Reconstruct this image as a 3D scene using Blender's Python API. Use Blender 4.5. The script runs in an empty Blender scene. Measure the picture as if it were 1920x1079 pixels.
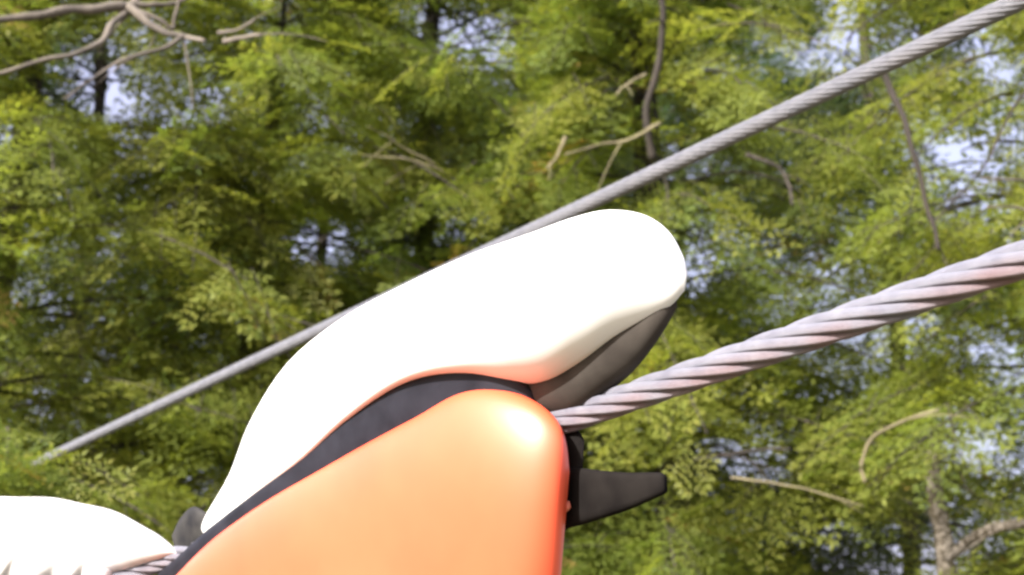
import bpy, math, random
import numpy as np
from mathutils import Vector, Matrix

random.seed(7)
rng = np.random.default_rng(11)
R = math.radians
scene = bpy.context.scene
COL = scene.collection

# ------------------------------------------------------------------ camera
PITCH = R(16.0)
HFOV = R(40.0)
CAM = np.array([0.0, 0.0, 1.65])
cd = bpy.data.cameras.new('camera')
cd.sensor_width = 36.0
cd.lens = 18.0 / math.tan(HFOV / 2)
cd.clip_start = 0.02
cd.clip_end = 2000.0
cd.dof.use_dof = True
cd.dof.focus_distance = 0.85
cd.dof.aperture_fstop = 14.0
cam = bpy.data.objects.new('camera', cd)
cam.location = CAM
cam.rotation_euler = (math.pi / 2 + PITCH, 0, 0)
COL.objects.link(cam)
scene.camera = cam

# ------------------------------------------------------------------ sky and sun
# direction towards the sun: up, behind and to the left of the camera
SUN = Vector((-0.72, -0.95, 0.74)).normalized()
w = bpy.data.worlds.new('World')
scene.world = w
w.use_nodes = True
nt = w.node_tree
bg = nt.nodes['Background']
sky = nt.nodes.new('ShaderNodeTexSky')
sky.sky_type = 'NISHITA'
sky.sun_disc = False
sky.sun_elevation = math.asin(SUN.z)
sky.sun_rotation = math.atan2(SUN.x, SUN.y)
sky.air_density = 1.0
sky.dust_density = 7.0
sky.ozone_density = 1.0
# thin high cloud: an even pale veil mixed into the clear sky
veil = nt.nodes.new('ShaderNodeMix'); veil.data_type = 'RGBA'
veil.inputs[0].default_value = .55
veil.inputs[7].default_value = (3.1, 2.95, 4.1, 1)
nt.links.new(sky.outputs[0], veil.inputs[6])
nt.links.new(veil.outputs[2], bg.inputs[0])
bg.inputs[1].default_value = 0.15
sl = bpy.data.lights.new('sun', 'SUN')
sl.energy = 5.0
sl.angle = R(0.5)
sl.color = (1.0, 0.965, 0.91)
sun = bpy.data.objects.new('sun', sl)
sun.rotation_euler = SUN.to_track_quat('Z', 'Y').to_euler()
COL.objects.link(sun)
scene.view_settings.view_transform = 'Standard'
scene.view_settings.look = 'None'
scene.view_settings.gamma = 1.0
scene.view_settings.use_curve_mapping = False
scene.view_settings.exposure = 1.3
scene.cycles.use_denoising = True
scene.cycles.max_bounces = 8
scene.cycles.transparent_max_bounces = 8
scene.cycles.filter_width = 2.5

# ------------------------------------------------------------------ camera helpers
FPX = 960.0 / math.tan(HFOV / 2)
CR = np.array([1.0, 0, 0])
CU = np.array([0.0, -math.sin(PITCH), math.cos(PITCH)])
CF = np.array([0.0, math.cos(PITCH), math.sin(PITCH)])

def ray(px, py):
    return CF + CR * ((px - 960.0) / FPX) + CU * ((539.5 - py) / FPX)

def at(px, py, d):
    """a place seen towards (px,py) at depth d metres"""
    return CAM + ray(px, py) * d

def project(p):
    v = np.asarray(p) - CAM
    d = v @ CF
    d = np.where(np.abs(d) < 1e-3, 1e-3, d)
    return 960 + FPX * (v @ CR) / d, 539.5 - FPX * (v @ CU) / d, d

# ------------------------------------------------------------------ object helpers
def empty(name, loc, label, cat, group=None, kind=None):
    o = bpy.data.objects.new(name, None)
    o.empty_display_size = 0.05
    o.location = Vector(loc)
    COL.objects.link(o)
    tag(o, label, cat, group, kind)
    return o

def tag(o, label=None, cat=None, group=None, kind=None):
    if label: o['label'] = label
    if cat: o['category'] = cat
    if group: o['group'] = group
    if kind: o['kind'] = kind
    return o

def mesh_obj(name, verts, faces, mat, parent=None, smooth=True, origin=None):
    v = np.asarray(verts, float)
    org = np.zeros(3)
    if parent is not None:
        q = parent
        while q is not None:
            org = org + np.array(q.location); q = q.parent
    v = v - org
    me = bpy.data.meshes.new(name)
    me.from_pydata(v.tolist(), [], [tuple(f) for f in faces])
    if smooth:
        me.polygons.foreach_set('use_smooth', [True] * len(me.polygons))
    me.materials.append(mat)
    me.update()
    o = bpy.data.objects.new(name, me)
    COL.objects.link(o)
    if parent is not None: o.parent = parent
    return o

def resample(pts, n):
    """Catmull-Rom through the control points, n samples"""
    P = np.asarray(pts, float)
    P = np.vstack([2 * P[0] - P[1], P, 2 * P[-1] - P[-2]])
    m = len(P) - 3
    out = []
    for t in np.linspace(0, m, n):
        i = min(int(t), m - 1); u = t - i
        a, b, c, d = P[i:i + 4]
        out.append(0.5 * (2 * b + (c - a) * u + (2 * a - 5 * b + 4 * c - d) * u * u + (3 * b - a - 3 * c + d) * u ** 3))
    return np.array(out)

def tube(path, rad, ns=8, cap=True):
    path = np.asarray(path, float)
    n = len(path)
    rad = np.broadcast_to(np.asarray(rad, float), (n,))
    tan = np.gradient(path, axis=0)
    tan /= np.linalg.norm(tan, axis=1)[:, None] + 1e-12
    ref = np.array([0.0, 0.0, 1.0]) if abs(tan[:, 2]).mean() < 0.8 else np.array([1.0, 0, 0])
    s = np.cross(tan, ref); s /= np.linalg.norm(s, axis=1)[:, None] + 1e-12
    u = np.cross(s, tan)
    a = np.linspace(0, 2 * np.pi, ns, endpoint=False)
    v = path[:, None, :] + rad[:, None, None] * (np.cos(a)[None, :, None] * s[:, None, :] + np.sin(a)[None, :, None] * u[:, None, :])
    v = v.reshape(-1, 3)
    f = []
    for i in range(n - 1):
        for j in range(ns):
            k = (j + 1) % ns
            f.append((i * ns + j, i * ns + k, (i + 1) * ns + k, (i + 1) * ns + j))
    if cap:
        f.append(tuple(range(ns))[::-1]); f.append(tuple((n - 1) * ns + j for j in range(ns)))
    return v, f

def join(parts):
    V, F, o = [], [], 0
    for v, f in parts:
        V.append(np.asarray(v)); F += [tuple(i + o for i in q) for q in f]; o += len(v)
    return np.vstack(V), F

# ------------------------------------------------------------------ materials
def mat(name):
    m = bpy.data.materials.new(name)
    m.use_nodes = True
    n = m.node_tree
    return m, n, n.nodes['Principled BSDF']

def N(n, t, **kw):
    x = n.nodes.new(t)
    for k, v in kw.items():
        if k.startswith('i_'): x.inputs[k[2:].replace('_', ' ')].default_value = v
        else: setattr(x, k, v)
    return x

def noise_color(n, p, c1, c2, scale, detail=4, lo=.35, hi=.65, coord='Object', vec_scale=None):
    tc = N(n, 'ShaderNodeTexCoord')
    src = tc.outputs[coord]
    if vec_scale:
        mp = N(n, 'ShaderNodeMapping'); mp.inputs['Scale'].default_value = vec_scale
        n.links.new(src, mp.inputs[0]); src = mp.outputs[0]
    no = N(n, 'ShaderNodeTexNoise'); no.inputs['Scale'].default_value = scale; no.inputs['Detail'].default_value = detail
    n.links.new(src, no.inputs['Vector'])
    cr = N(n, 'ShaderNodeValToRGB')
    cr.color_ramp.elements[0].position = lo; cr.color_ramp.elements[0].color = (*c1, 1)
    cr.color_ramp.elements[1].position = hi; cr.color_ramp.elements[1].color = (*c2, 1)
    n.links.new(no.outputs['Fac'], cr.inputs[0])
    if p is not None: n.links.new(cr.outputs[0], p.inputs['Base Color'])
    return no, cr, src

def bump(n, p, height, strength, dist):
    b = N(n, 'ShaderNodeBump'); b.inputs['Strength'].default_value = strength; b.inputs['Distance'].default_value = dist
    n.links.new(height, b.inputs['Height']); n.links.new(b.outputs[0], p.inputs['Normal'])

def plain(name, c1, c2, scale=30, rough=.5, metal=0.0, bmp=.15, bd=.001, coat=0.0, spec=.5):
    m, n, p = mat(name)
    no, cr, src = noise_color(n, p, c1, c2, scale)
    p.inputs['Roughness'].default_value = rough
    p.inputs['Specular IOR Level'].default_value = spec
    p.inputs['Metallic'].default_value = metal
    if coat:
        p.inputs['Coat Weight'].default_value = coat; p.inputs['Coat Roughness'].default_value = .48
    if bmp: bump(n, p, no.outputs['Fac'], bmp, bd)
    return m

M_WHITE = plain('white_plastic', (.78, .78, .76), (.84, .84, .83), 14, .42, 0, .05)
M_GLOVE = plain('white_glove_leather', (.56, .545, .55), (.64, .625, .63), 60, .75, 0, .25, .0006)
M_ORANGE = plain('orange_plastic', (.86, .105, .040), (.88, .125, .050), 12, .46, 0, .04, .001, .85)
M_PINK = plain('faded_red_plastic', (.62, .16, .10), (.7, .24, .17), 30, .4)
M_SEAL = plain('black_rubber', (.010, .010, .015), (.020, .020, .028), 40, .6, 0, .1, spec=.2)
M_DARK = plain('dark_steel', (.007, .006, .006), (.015, .013, .012), 35, .9, 0, .1, spec=.04)
M_NOSE_SHADE = plain('nose_shade_grey', (.04, .034, .03), (.062, .054, .047), 40, .8, 0, .1, spec=.06)  # dark grey that paints the shade under the cover's nose
M_GREY = plain('grey_alloy', (.016, .016, .018), (.04, .038, .036), 50, .7, 0, .1, spec=.15)

def steel(name, c1, c2, under_col, under_amt):
    """galvanised wire; a reddish tint mixed in on the side that faces down (attribute 'under')"""
    m, n, p = mat(name)
    no, cr, src = noise_color(n, None, c1, c2, 70, 5, .3, .7)
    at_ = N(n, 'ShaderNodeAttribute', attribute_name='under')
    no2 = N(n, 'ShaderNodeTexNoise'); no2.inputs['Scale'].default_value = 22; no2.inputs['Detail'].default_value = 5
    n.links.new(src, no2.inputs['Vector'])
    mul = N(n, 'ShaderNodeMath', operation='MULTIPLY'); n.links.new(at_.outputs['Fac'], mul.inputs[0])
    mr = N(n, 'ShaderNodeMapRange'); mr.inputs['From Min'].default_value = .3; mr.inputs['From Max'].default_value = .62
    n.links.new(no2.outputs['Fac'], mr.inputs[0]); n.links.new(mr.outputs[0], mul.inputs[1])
    ml2 = N(n, 'ShaderNodeMath', operation='MULTIPLY'); n.links.new(mul.outputs[0], ml2.inputs[0]); ml2.inputs[1].default_value = under_amt
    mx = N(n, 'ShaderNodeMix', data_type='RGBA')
    n.links.new(ml2.outputs[0], mx.inputs[0]); n.links.new(cr.outputs[0], mx.inputs[6]); mx.inputs[7].default_value = (*under_col, 1)
    n.links.new(mx.outputs[2], p.inputs['Base Color'])
    p.inputs['Metallic'].default_value = .15
    p.inputs['Roughness'].default_value = .62
    # wires of each strand: fine diagonal ridges in the strand's own coordinates
    uv = N(n, 'ShaderNodeUVMap')
    mp = N(n, 'ShaderNodeMapping'); mp.inputs['Rotation'].default_value = (0, 0, R(24)); mp.inputs['Scale'].default_value = (1, 1, 1)
    n.links.new(uv.outputs[0], mp.inputs[0])
    wv = N(n, 'ShaderNodeTexWave', wave_type='BANDS', bands_direction='Y'); wv.inputs['Scale'].default_value = 2.6; wv.inputs['Distortion'].default_value = .4
    n.links.new(mp.outputs[0], wv.inputs['Vector'])
    bump(n, p, wv.outputs['Fac'], .6, .0010)
    return m

M_NEAR = steel('reddish_wire', (.20, .20, .25), (.28, .28, .33), (.25, .13, .12), .75)
M_FAR = steel('galvanised_wire', (.17, .172, .20), (.23, .232, .26), (.3, .27, .26), .3)

def bark(name, c1, c2):
    m, n, p = mat(name)
    no, cr, src = noise_color(n, p, c1, c2, 9, 8, .35, .65, vec_scale=(1, 1, .35))
    p.inputs['Roughness'].default_value = .9
    bump(n, p, no.outputs['Fac'], .8, .02)
    return m
M_BARK = bark('dark_bark', (.02, .016, .013), (.05, .04, .033))
M_BARK2 = bark('grey_bark', (.06, .05, .042), (.17, .145, .118))
M_TWIG = bark('pale_twig', (.12, .10, .055), (.24, .21, .12))

def foliage(name, stops, trans):
    m = bpy.data.materials.new(name); m.use_nodes = True
    n = m.node_tree; n.nodes.clear()
    out = N(n, 'ShaderNodeOutputMaterial')
    a = N(n, 'ShaderNodeAttribute', attribute_name='tint')
    cr = N(n, 'ShaderNodeValToRGB')
    e = cr.color_ramp.elements
    while len(e) < len(stops): e.new(.5)
    for q, (pos, c) in zip(e, stops): q.position = pos; q.color = (*c, 1)
    n.links.new(a.outputs['Fac'], cr.inputs[0])
    d = N(n, 'ShaderNodeBsdfPrincipled'); d.inputs['Roughness'].default_value = .55
    d.inputs['Specular IOR Level'].default_value = .35
    n.links.new(cr.outputs[0], d.inputs['Base Color'])
    t = N(n, 'ShaderNodeBsdfTranslucent')
    hs = N(n, 'ShaderNodeHueSaturation'); hs.inputs['Value'].default_value = 1.5; hs.inputs['Saturation'].default_value = 1.1
    n.links.new(cr.outputs[0], hs.inputs['Color']); n.links.new(hs.outputs[0], t.inputs[0])
    mx = N(n, 'ShaderNodeMixShader'); mx.inputs[0].default_value = trans + .14
    n.links.new(d.outputs[0], mx.inputs[1]); n.links.new(t.outputs[0], mx.inputs[2])
    n.links.new(mx.outputs[0], out.inputs[0])
    return m
M_LEAF = foliage('hemlock_needles', [(0, (.06, .095, .028)), (.4, (.135, .18, .038)), (.75, (.21, .24, .045)), (.95, (.26, .24, .05)), (1, (.24, .16, .05))], .42)
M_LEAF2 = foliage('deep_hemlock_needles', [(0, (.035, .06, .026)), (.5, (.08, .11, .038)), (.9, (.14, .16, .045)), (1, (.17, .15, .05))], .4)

m, n, p = mat('forest_floor')
no, cr, src = noise_color(n, p, (.07, .05, .03), (.12, .12, .05), 1.4, 8)
p.inputs['Roughness'].default_value = .95
bump(n, p, no.outputs['Fac'], .6, .05)
M_GROUND = m

# ------------------------------------------------------------------ ground
g = []
gn = 60
xs = np.concatenate([-np.geomspace(900, 1, gn // 2), np.geomspace(1, 900, gn // 2)])
V = [(x, y, -0.004 + .05 * math.sin(x * 1.3) * math.cos(y * 1.1) if abs(x) < 30 and abs(y) < 30 else 0) for y in xs for x in xs]
F = [(j * gn + i, j * gn + i + 1, (j + 1) * gn + i + 1, (j + 1) * gn + i) for j in range(gn - 1) for i in range(gn - 1)]
tag(mesh_obj('ground', V, F, M_GROUND), 'brown forest floor under the trees', None, None, 'structure')

# ------------------------------------------------------------------ foliage
def frond_template(seed, L=.36, nt=11, dn=13, ls=1.0, ws=1.0):
    """a flat feathery spray of needles along +X, tip drooping; quads as (n,4,3)"""
    r = np.random.default_rng(seed)
    Q = []
    def leaflet(b, ang, ln, wd, pit, roll):
        d = np.array([math.cos(ang) * math.cos(pit), math.sin(ang) * math.cos(pit), math.sin(pit)])
        s = np.array([-math.sin(ang), math.cos(ang), 0]) * math.cos(roll) + np.array([0, 0, 1]) * math.sin(roll)
        Q.append([b, b + d * ln * .45 + s * wd / 2, b + d * ln, b + d * ln * .45 - s * wd / 2])
    for i in range(nt):
        u = (i + .6) / nt
        base = np.array([u * L, 0, -.16 * L * u * u])
        side = 1 if i % 2 else -1
        tl = L * (.46 * (1 - u) ** .75 + .09) * r.uniform(.75, 1.2)
        ang = side * R(r.uniform(42, 62))
        td = np.array([math.cos(ang), math.sin(ang), r.uniform(-.35, .08)])
        k = max(2, int(tl / L * dn * r.uniform(.8, 1.1)))
        for j in range(k):
            v = (j + .5) / k
            b = base + td * tl * v + np.array([0, 0, -.12 * tl * v * v])
            for sd in (-1, 1):
                leaflet(b, ang + sd * R(r.uniform(30, 62)), L * ls * r.uniform(.085, .135), L * ws * r.uniform(.026, .038), r.uniform(-.22, .12), r.uniform(-.28, .28))
        leaflet(base + td * tl * .95, ang, L * .13, L * .05, r.uniform(-.4, .1), 0)
    return np.array(Q)

TEMPL = [frond_template(s) for s in range(6)]
TEMPL_LOW = [frond_template(50 + s, L=.46, nt=7, dn=7, ls=1.3, ws=1.7) for s in range(4)]

# openings where the photograph's sky shows between the boughs: cx, cy, rx, ry
GAPS = [(905, 75, 60, 55), (812, 35, 40, 35), (600, 450, 60, 42), (1312, 398, 42, 22), (1300, 480, 45, 50), (78, 555, 38, 24),
        (395, 190, 40, 42), (225, 150, 42, 32), (155, 125, 34, 30), (1845, 90, 45, 65), (1795, 290, 55, 45), (1512, 95, 14, 34),
        (1560, 130, 20, 25), (1410, 850, 70, 46), (1895, 235, 36, 70), (1860, 640, 36, 70), (845, 435, 30, 16), (600, 205, 30, 36),
        (1560, 985, 30, 24), (215, 440, 22, 30), (245, 62, 20, 14), (1460, 225, 20, 24), (1580, 60, 40, 40), (1850, 380, 30, 50),
        (1770, 370, 26, 40), (20, 235, 24, 28), (660, 280, 20, 20), (770, 365, 18, 14)]
DARKS = [(1220, 260, 75, 110), (1330, 330, 130, 60), (1180, 150, 80, 70), (1420, 70, 90, 60), (1450, 330, 90, 60), (1760, 990, 130, 70), (1330, 860, 90, 30)]

def in_any(px, py, L, k=1.0):
    for cx, cy, rx, ry in L:
        if ((px - cx) / (rx * k)) ** 2 + ((py - cy) / (ry * k)) ** 2 < 1: return True
    return False

def rot_frame(d, up, roll):
    d = d / np.linalg.norm(d)
    s = np.cross(up, d); s /= np.linalg.norm(s) + 1e-9
    u = np.cross(d, s)
    c, q = math.cos(roll), math.sin(roll)
    s2 = s * c + u * q; u2 = u * c - s * q
    return np.stack([d, s2, u2], 1)

def make_tree(name, label, x, y, trunk_r, height, reach, z0, dens, front, low=False, lean=(0, 0), leaf=None, barkm=None, seed=0, extra=None,
              tint=(.62, .2), group=None, zmin=.6, spread=1.0):
    r = random.Random(seed)
    root = empty(name, (x, y, 0), label, 'tree', group)
    # trunk: tapered, slightly crooked
    zs = np.linspace(-.1, height, 22)
    wob = np.array([[.05 * math.sin(z * 1.1 + seed) + lean[0] * z, .05 * math.cos(z * .9 + seed) + lean[1] * z, 0] for z in zs])
    path = np.array([[x, y, z] for z in zs]) + wob
    rad = trunk_r * (1 - .82 * np.clip(zs / height, 0, 1)) * (1 + .25 * np.exp(-np.clip(zs, 0, 9) * 2.5))
    v, f = tube(path, rad, 14)
    v = v + .012 * np.sin(v[:, [2]] * 23 + v[:, [0]] * 60) * np.array([1, 1, 0])
    mesh_obj('trunk', v, f, barkm or M_BARK, root)
    quads, tints, wood = [], [], []
    z = z0
    frac0 = height
    while z < height - .1:
        for k in range(r.choice((2, 3, 3))):
            az = r.gauss(-math.pi / 2, 1.0) if front and r.random() < .7 else r.uniform(0, 2 * math.pi)
            fr = z / height
            L = reach * (1 - fr ** 2.2 * .8) * r.uniform(.6, 1.15)
            b0 = np.array([np.interp(z, zs, path[:, 0]), np.interp(z, zs, path[:, 1]), z])
            dirh = np.array([math.cos(az), math.sin(az), 0])
            rise, droop = r.uniform(-.05, .3), r.uniform(.3, .6)
            kink = r.uniform(-.25, .25)
            perp = np.array([-dirh[1], dirh[0], 0])
            def bp(s):
                return b0 + dirh * L * s + perp * kink * L * s * s + np.array([0, 0, L * (rise * s - droop * s * s)])
            nv = [bp(s) for s in np.linspace(0, 1, 8)]
            # is any of it near the view?
            px, py, d = project(np.array(nv))
            if not ((px > -500) & (px < 2420) & (py > -500) & (py < 1580) & (d > .5)).any(): continue
            wood.append(tube(nv, np.linspace(.010, .003, 8) * (1 + trunk_r), 5, False))
            btint = r.gauss(0, tint[1] * .8)
            nf = int(L / .036 * dens)
            for i in range(nf):
                s = .12 + .88 * (i + r.random()) / nf
                c = bp(s)
                tg = bp(min(1, s + .02)) - bp(s - .02); tg /= np.linalg.norm(tg)
                side = 1 if i % 2 else -1
                a = side * R(r.uniform(25, 75)) * (1 - .6 * (s > .93))
                dv = tg * math.cos(a) + np.cross(np.array([0, 0, 1]), tg) * math.sin(a)
                dv[2] += r.uniform(-.55, .12)
                c = c + np.array([r.gauss(0, .03), r.gauss(0, .03), r.gauss(0, .05)]) * spread
                sc = r.uniform(.7, 1.25) * (1 - .25 * s)
                tip = c + dv * .2 * sc
                px, py, d = project(tip)
                if px < -160 or px > 2080 or py < -170 or py > 1250:
                    if r.random() < (.93 if px < -160 else .8): continue
                if in_any(px, py, GAPS, 1.35) and r.random() < .97: continue
                if front and in_any(px, py, DARKS) and r.random() < .8: continue
                T = r.choice(TEMPL_LOW if low else TEMPL)
                M = rot_frame(dv, np.array([0, 0, 1.0]), r.gauss(0, .4))
                quads.append((T * sc) @ M.T + c)
                t = min(.80, max(0.0, r.gauss(tint[0] + btint, tint[1] * .6)))
                if r.random() < .012: t = 1.0
                tints.append(np.clip(t + rng.normal(0, .035, len(T)), 0, 1))
                if r.random() < .5:
                    wood.append(tube([c, c + dv * .17 * sc - np.array([0, 0, .01]), c + dv * .32 * sc - np.array([0, 0, .05])], [.003, .0022, .001], 3, False))
        z += r.uniform(.10, .17)
    if front:                                            # short sprays growing close round the stem
        for zz in np.arange(z0, height - .6, .012):
            az = r.gauss(-math.pi / 2, .7)
            rr_ = r.uniform(.12, .5)
            c = np.array([np.interp(zz, zs, path[:, 0]) + rr_ * math.cos(az), np.interp(zz, zs, path[:, 1]) + rr_ * math.sin(az), zz])
            px, py, d = project(c)
            if px < -160 or px > 2080 or py < -170 or py > 1250 or in_any(px, py, GAPS, 1.3): continue
            if in_any(px, py, DARKS) and r.random() < .6: continue
            a2 = az + r.choice((-1, 1)) * r.uniform(.5, 1.5)
            dv = np.array([math.cos(a2), math.sin(a2), r.uniform(-.7, .1)])
            Tm = r.choice(TEMPL)
            quads.append((Tm * r.uniform(.7, 1.15)) @ rot_frame(dv, np.array([0, 0, 1.0]), r.gauss(0, .5)).T + c)
            tints.append(np.clip(min(.80, max(0, r.gauss(*tint))) + rng.normal(0, .035, len(Tm)), 0, 1))
    Q = np.concatenate(quads); T = np.concatenate(tints)
    nq = len(Q)
    me = bpy.data.meshes.new('crown')
    me.vertices.add(nq * 4)
    me.vertices.foreach_set('co', (Q.reshape(-1, 3) - np.array([x, y, 0])).ravel().astype(np.float32))
    me.loops.add(nq * 4)
    me.loops.foreach_set('vertex_index', np.arange(nq * 4, dtype=np.int32))
    me.polygons.add(nq)
    me.polygons.foreach_set('loop_start', np.arange(0, nq * 4, 4, dtype=np.int32))
    at_ = me.attributes.new('tint', 'FLOAT', 'FACE')
    at_.data.foreach_set('value', T.astype(np.float32))
    me.materials.append(leaf or M_LEAF)
    me.update(); me.validate()
    o = bpy.data.objects.new('crown', me); COL.objects.link(o); o.parent = root
    if wood:
        v, f = join(wood)
        b = mesh_obj('branches', v, f, barkm or M_BARK, root)
        b['kind'] = 'stuff'
    stats.append((name, nq))
    return root

stats = []
t_left = make_tree('hemlock_tree', 'bright green conifer at the left whose bare grey limbs cross the top left corner', -2.15, 5.6, .10, 6.2, 1.6, .9, .8, True,
                   seed=3, tint=(.72, .18))
make_tree('hemlock_tree', 'slender green conifer between the bare limbs at top left and the white cover', -1.15, 6.2, .05, 6.6, 1.4, 1.0, .8, True,
          seed=8, tint=(.72, .18))
t_mid = make_tree('hemlock_tree', 'tall conifer just right of centre whose thin dark stem shows above the white cover', .70, 6.5, .12, 7.4, 1.7, 1.0, .85, True,
                  seed=12, tint=(.68, .18))
t_right = make_tree('hemlock_tree', 'conifer at the right edge with bare brown wood showing low down below the near cable', 2.4, 5.8, .13, 6.6, 1.6, .9, .9, True,
                    seed=23, tint=(.68, .18))
t_c = make_tree('hemlock_tree', 'dense green conifer filling the space behind the thin upper cable left of centre', -.45, 7.6, .11, 7.8, 1.7, 1.2, .8, True,
                seed=31, tint=(.62, .2))
BG = 'conifers standing deeper in the wood'
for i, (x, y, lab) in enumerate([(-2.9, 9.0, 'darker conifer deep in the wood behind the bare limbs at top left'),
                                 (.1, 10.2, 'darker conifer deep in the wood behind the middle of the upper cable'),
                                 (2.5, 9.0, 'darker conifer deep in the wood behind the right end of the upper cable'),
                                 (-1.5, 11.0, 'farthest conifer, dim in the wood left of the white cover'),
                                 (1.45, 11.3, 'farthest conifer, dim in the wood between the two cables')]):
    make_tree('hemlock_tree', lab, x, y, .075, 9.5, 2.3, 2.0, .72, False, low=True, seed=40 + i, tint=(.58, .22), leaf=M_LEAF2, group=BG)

# limbs and twigs traced where they stand, each a part of its tree
def limb(parent, pts, d0, d1, r0, r1, m, name='limb', n=30, ns=8, twigs=1):
    k = len(pts)
    P = np.array([at(px, py, d0 + (d1 - d0) * i / (k - 1)) for i, (px, py) in enumerate(pts)])
    path = resample(P, n)
    t = np.linspace(0, 1, n)
    L = np.linalg.norm(np.diff(path, axis=0), axis=1).sum()
    for f_, a_ in ((2.5, .012), (6, .006), (11, .003)):
        for ax in range(3): path[:, ax] += L * a_ * np.sin(t * f_ * 2 + rng.uniform(0, 6)) * np.minimum(1, np.minimum(t, 1 - t) * 5)
    rad = (r0 + (r1 - r0) * t ** .8) * (1 + .08 * np.sin(t * 40 + rng.uniform(0, 6)))
    parts = [tube(path, rad, ns)]
    for _ in range(twigs):
        i0 = int(rng.uniform(.3, .95) * (n - 2)); q = path[i0]
        d = path[i0 + 1] - path[i0]; d /= np.linalg.norm(d)
        d = d + rng.normal(0, .55, 3); d[2] -= .2; d /= np.linalg.norm(d)
        l = rng.uniform(.12, .3)
        tw = np.array([q + d * l * u + np.array([0, 0, -.25 * l * u * u]) for u in np.linspace(0, 1, 7)])
        parts.append(tube(tw, np.linspace(rad[i0] * .5, .0012, 7), 5))
    v, f = join(parts)
    return mesh_obj(name, v, f, m, parent)

limb(t_left, [(-150, -420), (80, -300), (200, -180), (245, -70), (240, 5), (232, 28)], 4.9, 4.5, 0.0230, 0.0132, M_BARK2)
limb(t_left, [(236, 12), (180, 14), (120, 12), (60, 32), (0, 40), (-90, 46), (-200, 70)], 4.5, 4.2, 0.0187, 0.0102, M_BARK2)
limb(t_left, [(238, 22), (212, 45), (196, 78), (150, 100), (90, 118), (0, 138), (-90, 150)], 4.5, 4.15, 0.0122, 0.0054, M_BARK2)
limb(t_left, [(240, 12), (275, 42), (312, 60), (345, 66), (385, 78)], 4.5, 4.3, 0.0158, 0.0060, M_BARK2)
limb(t_left, [(250, 18), (300, 38), (322, 52), (330, 30), (338, -10)], 4.48, 4.5, 0.0086, 0.0054, M_BARK2)
limb(t_left, [(245, 8), (290, 12), (330, 4), (380, -20)], 4.5, 4.6, 0.0122, 0.0060, M_BARK2)
limb(t_left, [(345, 66), (290, 98), (215, 122), (165, 158), (120, 186)], 4.35, 4.1, 0.0079, 0.0030, M_BARK2)
limb(t_left, [(420, 78), (450, 72), (490, 66)], 4.4, 4.35, 0.0101, 0.0060, M_BARK2)
limb(t_left, [(410, 62), (440, 58), (475, 40)], 4.4, 4.35, 0.0072, 0.0036, M_BARK2)
limb(t_c, [(830, 322), (770, 300), (680, 292)], 5.6, 5.4, 0.0065, 0.0024, M_TWIG, 'twig')
limb(t_c, [(815, 310), (750, 270), (690, 238)], 5.6, 5.4, 0.0058, 0.0018, M_TWIG, 'twig')
limb(t_mid, [(1225, 300), (1215, 220), (1232, 120), (1238, 20), (1236, -60)], 5.9, 5.8, 0.018, 0.011, M_BARK)
limb(t_mid, [(1238, 232), (1180, 258), (1120, 275), (1060, 290)], 5.7, 5.4, 0.0086, 0.0036, M_TWIG, 'twig')
limb(t_mid, [(1060, 258), (1045, 290), (1025, 318)], 5.3, 5.2, 0.0086, 0.0042, M_TWIG, 'twig')
limb(t_mid, [(1210, 140), (1180, 155), (1155, 178)], 5.4, 5.2, 0.0072, 0.0036, M_TWIG, 'twig')
limb(t_mid, [(1400, 290), (1455, 315), (1480, 350), (1486, 385)], 5.6, 5.3, 0.010, 0.005, M_BARK)
limb(t_right, [(1655, 130), (1680, 200), (1705, 270), (1735, 350), (1752, 420), (1760, 470)], 4.9, 4.8, 0.0137, 0.0072, M_BARK)
limb(t_right, [(1990, 325), (1920, 338), (1840, 334)], 4.7, 4.6, 0.0086, 0.0036, M_BARK2, 'twig')
limb(t_right, [(1990, 405), (1920, 392), (1850, 388)], 4.7, 4.6, 0.0072, 0.0036, M_BARK2, 'twig')
limb(t_right, [(1925, 170), (1890, 225), (1850, 300), (1790, 370), (1750, 420)], 5.2, 5.1, 0.0065, 0.0030, M_BARK)
limb(t_right, [(1370, 896), (1440, 902), (1530, 925), (1620, 950)], 4.4, 4.3, 0.0043, 0.0018, M_TWIG, 'twig')
limb(t_right, [(1622, 905), (1615, 860), (1640, 815), (1700, 785), (1760, 770)], 4.5, 4.6, 0.0065, 0.0048, M_TWIG, 'twig')
limb(t_right, [(1300, 862), (1380, 850), (1480, 842)], 5.0, 5.0, 0.0086, 0.0048, M_BARK)
limb(t_right, [(1780, 1150), (1775, 1020), (1745, 900), (1760, 800)], 5.3, 5.4, 0.0432, 0.0270, M_BARK2)
limb(t_right, [(1990, 990), (1910, 985), (1840, 1000), (1775, 1050)], 5.0, 5.2, 0.0216, 0.0180, M_BARK2)

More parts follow.
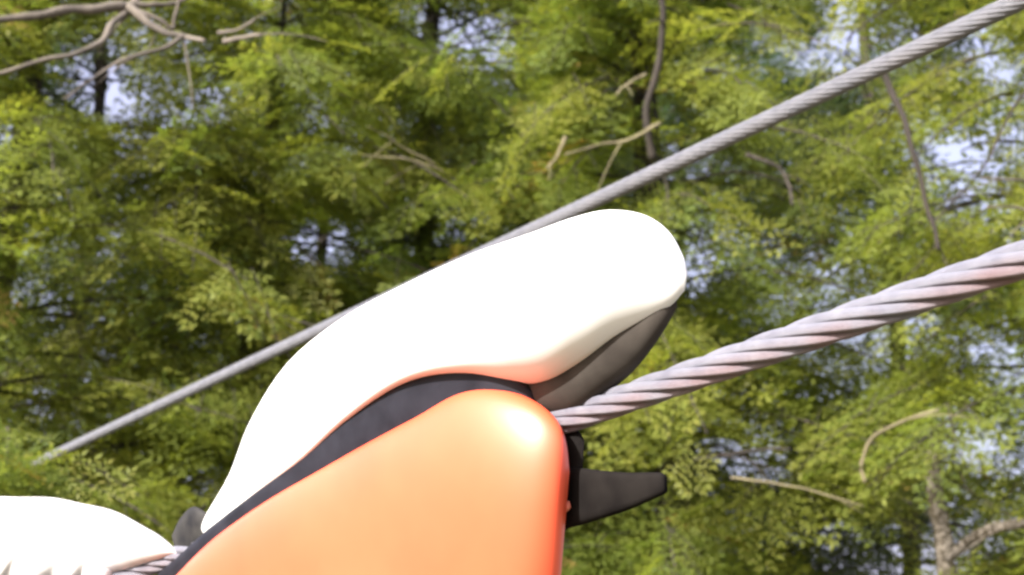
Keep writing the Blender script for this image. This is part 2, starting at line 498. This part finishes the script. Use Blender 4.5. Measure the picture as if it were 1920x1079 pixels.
# near sprays at the far left, in front of the upper cable's end
root = empty('hemlock_sapling', at(-60, 1500, 2.9), 'small green sapling at the lower left hiding the lower end of the thin cable', 'tree')
base = np.array(root.location)
top = at(15, 800, 2.9)
pth = resample([base, base * .5 + top * .5 + [.04, 0, 0], top], 14)
v, f = tube(pth, np.linspace(.016, .004, 14), 8); mesh_obj('trunk', v, f, M_BARK, root)
qs, ts = [], []
rr = random.Random(5)
for i in range(70):
    px, py = rr.uniform(-120, 130), rr.uniform(800, 1010)
    if i % 2: px, py = rr.gauss(45, 22), rr.gauss(890, 24)
    elif px > 30: py = max(py, 895)
    c = at(px - 40, py, rr.uniform(2.75, 3.0))
    dv = np.array([rr.uniform(.0, 1), rr.uniform(-.6, .2), rr.uniform(-.6, .15)])
    M = rot_frame(dv, np.array([0, 0, 1.0]), rr.gauss(0, .6))
    T = rr.choice(TEMPL); qs.append((T * rr.uniform(.32, .5)) @ M.T + c); ts.append(np.clip(rr.gauss(.62, .15) + rng.normal(0, .06, len(T)), 0, 1))
Q = np.concatenate(qs)
o = mesh_obj('crown', Q.reshape(-1, 3), np.arange(len(Q) * 4).reshape(-1, 4).tolist(), M_LEAF, root, False)
a_ = o.data.attributes.new('tint', 'FLOAT', 'FACE'); a_.data.foreach_set('value', np.concatenate(ts).astype(np.float32))

# ------------------------------------------------------------------ cables
def cable(name, label, A, B, D, nstr, lay, m, hand, group=None):
    A, B = np.array(A), np.array(B)
    mid = (A + B) / 2
    root = empty(name, mid, label, 'cable', group)
    L = np.linalg.norm(B - A); ax = (B - A) / L
    s = np.cross(ax, [0, 0, 1.0]); s /= np.linalg.norm(s); u = np.cross(s, ax)
    rs = D / 2 * math.sin(math.pi / nstr) / (1 + math.sin(math.pi / nstr))
    Rc = D / 2 - rs
    v, f = tube([A, B], Rc - rs * .55, 12); mesh_obj('core', v, f, m, root)
    pitch = lay * D
    n = int(L / pitch * 26)
    for k in range(nstr):
        tt = np.linspace(0, L, n)
        th = hand * 2 * np.pi * tt / pitch + 2 * np.pi * k / nstr
        path = A + ax * tt[:, None] + Rc * (np.cos(th)[:, None] * s + np.sin(th)[:, None] * u)
        ns = 10
        v, f = tube(path, rs * (1.03 if nstr < 8 else 1.3), ns)
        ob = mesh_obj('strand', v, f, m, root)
        me = ob.data
        cen = np.repeat(A + ax * tt[:, None], ns, 0)
        rel = (v - cen) @ u / (D / 2)
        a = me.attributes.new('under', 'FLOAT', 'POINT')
        a.data.foreach_set('value', (np.clip(.2 - rel * 1.2, 0, 1) * np.clip(1.35 - 2.2 * np.linalg.norm(cen - A, axis=1) / L, 0, 1)).astype(np.float32))  # tint amount: strongest on the lower side, fading from A towards B
        uvl = me.uv_layers.new(name='UVMap')
        ci = np.zeros(len(me.loops), np.int32); me.loops.foreach_get('vertex_index', ci)
        uu = np.stack([tt[ci // ns] / rs, (ci % ns) / ns * 2 * np.pi], 1)
        uvl.data.foreach_set('uv', uu.ravel().astype(np.float32))
    return root

def near_line(px):
    """near cable's axis: pixel -> row and depth"""
    py = 493 + (1900 - px) * .3505
    w = 71 + (px - 1900) * (71 - 39) / (1900 - 280)
    return py, .018 * FPX / w
pyA, dA = near_line(2250); pyB, dB = near_line(-500)
CA, CB = at(2250, pyA, dA), at(-500, pyB, dB)
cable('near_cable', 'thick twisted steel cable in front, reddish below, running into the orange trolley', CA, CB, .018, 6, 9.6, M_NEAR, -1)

def far_line(px):
    py = 440 - .47 * (px - 980)
    w = 38 + (px - 1800) * (38 - 20) / 1500
    return py, .022 * FPX / w
q0, q1 = far_line(2300), far_line(62)
cable('far_cable', 'thinner pale grey steel cable behind the white cover, running up to the top right corner', at(2300, *q0), at(62, *q1), .020, 11, 9.0, M_FAR, -1)

# ------------------------------------------------------------------ trolley, in the upright plane of the near cable
AX = (CA - CB) / np.linalg.norm(CA - CB)
PN = np.cross(AX, CU); PN /= np.linalg.norm(PN)
if PN @ CF > 0: PN = -PN                       # towards the viewer
def onplane(px, py, off=0.0):
    d = ray(px, py)
    t = ((CB + PN * off - CAM) @ PN) / (d @ PN)
    return CAM + d * t

def loft(stations, n=48, ns=40, e=.8, off=0.0, mod=None):
    """stations: (top px, top py, bottom px, bottom py, half thickness) -> closed rounded body"""
    S = resample([tuple(q) + ((e,) if len(q) == 5 else ()) for q in stations], n)
    V = []
    a = np.linspace(0, 2 * np.pi, ns, endpoint=False)
    for i, (tx, ty, bx, by, h, e) in enumerate(S):
        e = max(.3, e)
        ca = np.sign(np.cos(a)) * np.abs(np.cos(a)) ** e; sa = np.sign(np.sin(a)) * np.abs(np.sin(a)) ** e
        T, B = onplane(tx, ty), onplane(bx, by)
        mid, half = (T + B) / 2, (T - B) / 2
        sh = 1 - off / np.linalg.norm(CAM - mid); mid = CAM + (mid - CAM) * sh; half = half * sh
        fv = CAM - mid; fv /= np.linalg.norm(fv)
        ring = mid + ca[:, None] * half + sa[:, None] * fv * max(h, .0008)
        if mod is not None: ring = mod(ring, i / (n - 1), a, mid)
        V.append(ring)
    V = np.concatenate(V)
    F = [(i * ns + j, i * ns + (j + 1) % ns, (i + 1) * ns + (j + 1) % ns, (i + 1) * ns + j) for i in range(n - 1) for j in range(ns)]
    c0, c1 = len(V), len(V) + 1
    V = np.vstack([V, V[:ns].mean(0), V[-ns:].mean(0)])
    F += [(c0, (j + 1) % ns, j) for j in range(ns)] + [(c1, (n - 1) * ns + j, (n - 1) * ns + (j + 1) % ns) for j in range(ns)]
    return V, F

def fix(o):
    import bmesh
    bm = bmesh.new(); bm.from_mesh(o.data); bmesh.ops.recalc_face_normals(bm, faces=bm.faces[:]); bm.to_mesh(o.data); bm.free()
    return o

tr = empty('cable_trolley', onplane(800, 900), 'large white and orange moulded trolley sitting on the near cable in the middle', 'trolley')
cover = [(372, 1004, 380, 1008, .006, .6), (385, 968, 412, 992, .022, .5), (430, 890, 480, 932, .034, .38), (470, 790, 563, 869, .042, .32), (540, 682, 645, 794, .046, .32),
         (640, 600, 730, 732, .050, .32), (760, 535, 802, 704, .054, .36), (880, 480, 880, 700, .058, .5), (1000, 436, 950, 716, .060, .8), (1075, 408, 1020, 720, .054, .95),
         (1140, 394, 1085, 694, .043, 1), (1205, 402, 1155, 645, .029, 1), (1252, 432, 1222, 602, .016, 1), (1280, 478, 1260, 572, .008, 1), (1289, 512, 1284, 545, .002, 1)]
o = fix(mesh_obj('upper_cover', *loft(cover, 64, 48, .72), M_WHITE, tr)); o['label'] = 'white rounded upper cover'
seal = [(262, 1110, 300, 1140, .010), (318, 1056, 350, 1100, .018), (368, 1012, 400, 1060, .024), (430, 957, 450, 1010, .030), (520, 880, 525, 960, .034), (600, 803, 620, 905, .035), (690, 722, 710, 860, .035), (750, 680, 780, 820, .035),
        (830, 652, 850, 800, .034), (900, 660, 915, 790, .032), (950, 690, 955, 780, .026), (990, 722, 992, 775, .016), (1015, 742, 1015, 770, .004)]
fix(mesh_obj('rubber_seal', *loft(seal, 48, 24, .45, .002), M_SEAL, tr))
body = [(290, 1120, 280, 1290, .016, .5), (330, 1080, 330, 1310, .034, .5), (400, 1012, 420, 1320, .042, .54), (500, 940, 540, 1320, .046, .58), (600, 881, 640, 1318, .048, .62), (700, 827, 730, 1314, .050, .56), (780, 783, 790, 1308, .052, .64),
        (850, 741, 850, 1300, .052, .72), (905, 727, 905, 1290, .049, .78), (960, 735, 950, 1270, .043, .82), (1010, 757, 985, 1240, .034, .84), (1046, 790, 1015, 1200, .023, .84), (1062, 830, 1040, 1150, .012, .84), (1068, 885, 1052, 1080, .002, .84)]
o = fix(mesh_obj('lower_body', *loft(body, 64, 56, .62, .016), M_ORANGE, tr)); o['label'] = 'orange lower body with a glossy rounded top edge'
# dark nose loft, and back plate behind the orange body
fix(mesh_obj('nose_shade', *loft([(960, 690, 965, 770, .012), (1010, 640, 1010, 780, .024), (1070, 600, 1070, 782, .027), (1130, 560, 1130, 744, .025), (1185, 530, 1192, 692, .019), (1235, 520, 1244, 622, .013), (1262, 530, 1270, 575, .004)], 30, 36, 1, -.006), M_NOSE_SHADE, tr))  # dark solid painted as the shaded underside of the white nose
fix(mesh_obj('end_bracket', *loft([(322, 1005, 330, 1045, .006), (338, 972, 345, 1050, .012), (362, 950, 368, 1045, .014), (388, 962, 395, 1020, .008)], 16, 20, .8), M_GREY, tr))
fix(mesh_obj('back_plate', *loft([(960, 790, 960, 1010, .006), (1040, 795, 1040, 1005, .008), (1080, 805, 1070, 985, .008), (1096, 825, 1088, 960, .004)], 20, 20, .7, -.006), M_DARK, tr))
fix(mesh_obj('lower_guide', *loft([(1040, 868, 1030, 1000, .010), (1100, 879, 1085, 986, .012), (1170, 886, 1170, 960, .012), (1215, 886, 1222, 938, .011), (1240, 887, 1244, 928, .009), (1250, 894, 1252, 922, .004)], 28, 20, .5, -.004), M_DARK, tr))
fix(mesh_obj('pin', *loft([(1022, 956, 1026, 982, .004), (1038, 946, 1044, 972, .006), (1058, 938, 1064, 960, .006), (1068, 940, 1071, 952, .002)], 16, 16, .7, .012), M_PINK, tr))

# ------------------------------------------------------------------ glove resting on the cable at the lower left
def pleats(ring, t, a, mid):
    # gathers on the lower front of the cuff
    out = ring - mid
    px = np.array([project(q)[0] for q in ring]); py = np.array([project(q)[1] for q in ring])
    band = np.clip((py - 1000) / 50, 0, 1) * np.clip((190 - px) / 70, 0, 1)
    q = px + .55 * (py - 1040)
    rid = np.abs(np.sin(q * .075 + .6 * np.sin(q * .021))) ** 1.6 * (.55 + .45 * np.sin(q * .033 + 2)) + .6 * np.abs(np.sin(q * .043 + 1.1)) ** 2
    amp = band * (.0052 * rid - .0046)
    soft = .0006 * np.sin(px * .05 + py * .03)
    l = np.linalg.norm(out, axis=1)[:, None] + 1e-9
    return ring + out / l * (amp + soft)[:, None]
gl = empty('work_glove', onplane(60, 1130), 'white gathered glove closed round the near cable in the lower left corner', 'glove')
back = [(-420, 1010, -420, 1120, .030), (-300, 975, -300, 1110, .036), (-150, 942, -150, 1098, .042), (0, 932, 0, 1097, .044), (90, 934, 86, 1094, .044), (170, 947, 162, 1086, .040), (235, 968, 224, 1072, .034),
        (285, 996, 272, 1056, .024), (318, 1020, 308, 1046, .014), (333, 1034, 326, 1044, .005)]
o = fix(mesh_obj('hand_back', *loft(back, 260, 110, .95, .008, pleats), M_GLOVE, gl))
for k, (px, py) in enumerate([(235, 1100), (165, 1120), (95, 1140), (25, 1155)]):
    c = onplane(px, py - 30)
    Z = np.cross(AX, PN); Z = Z if Z[2] > 0 else -Z
    pts = [c + PN * .026 + Z * .004, c + PN * .034 - Z * .022, c + PN * .020 - Z * .044, c - PN * .006 - Z * .046, c - PN * .020 - Z * .030]
    v, f = tube(resample(pts, 16), np.array([.0125] * 12 + [.012, .0105, .008, .003]), 14)
    fix(mesh_obj('finger', v, f, M_GLOVE, gl))
c = onplane(150, 1110)
pts = [c - PN * .036 + Z * .01, c - PN * .04 - Z * .015 + AX * .02, c - PN * .022 - Z * .035 + AX * .045, c - PN * .004 - Z * .03 + AX * .06]
v, f = tube(resample(pts, 16), np.array([.014] * 12 + [.013, .0115, .009, .003]), 14)
fix(mesh_obj('thumb', v, f, M_GLOVE, gl))
cuff = [(-700, 1030, -700, 1230, .048), (-560, 1000, -560, 1200, .042), (-440, 1004, -440, 1152, .034), (-400, 1006, -400, 1146, .032)]
fix(mesh_obj('cuff', *loft(cuff, 24, 32, .9, .008), M_GLOVE, gl))
print('LEAFLETS', stats, sum(s[1] for s in stats) * 2)
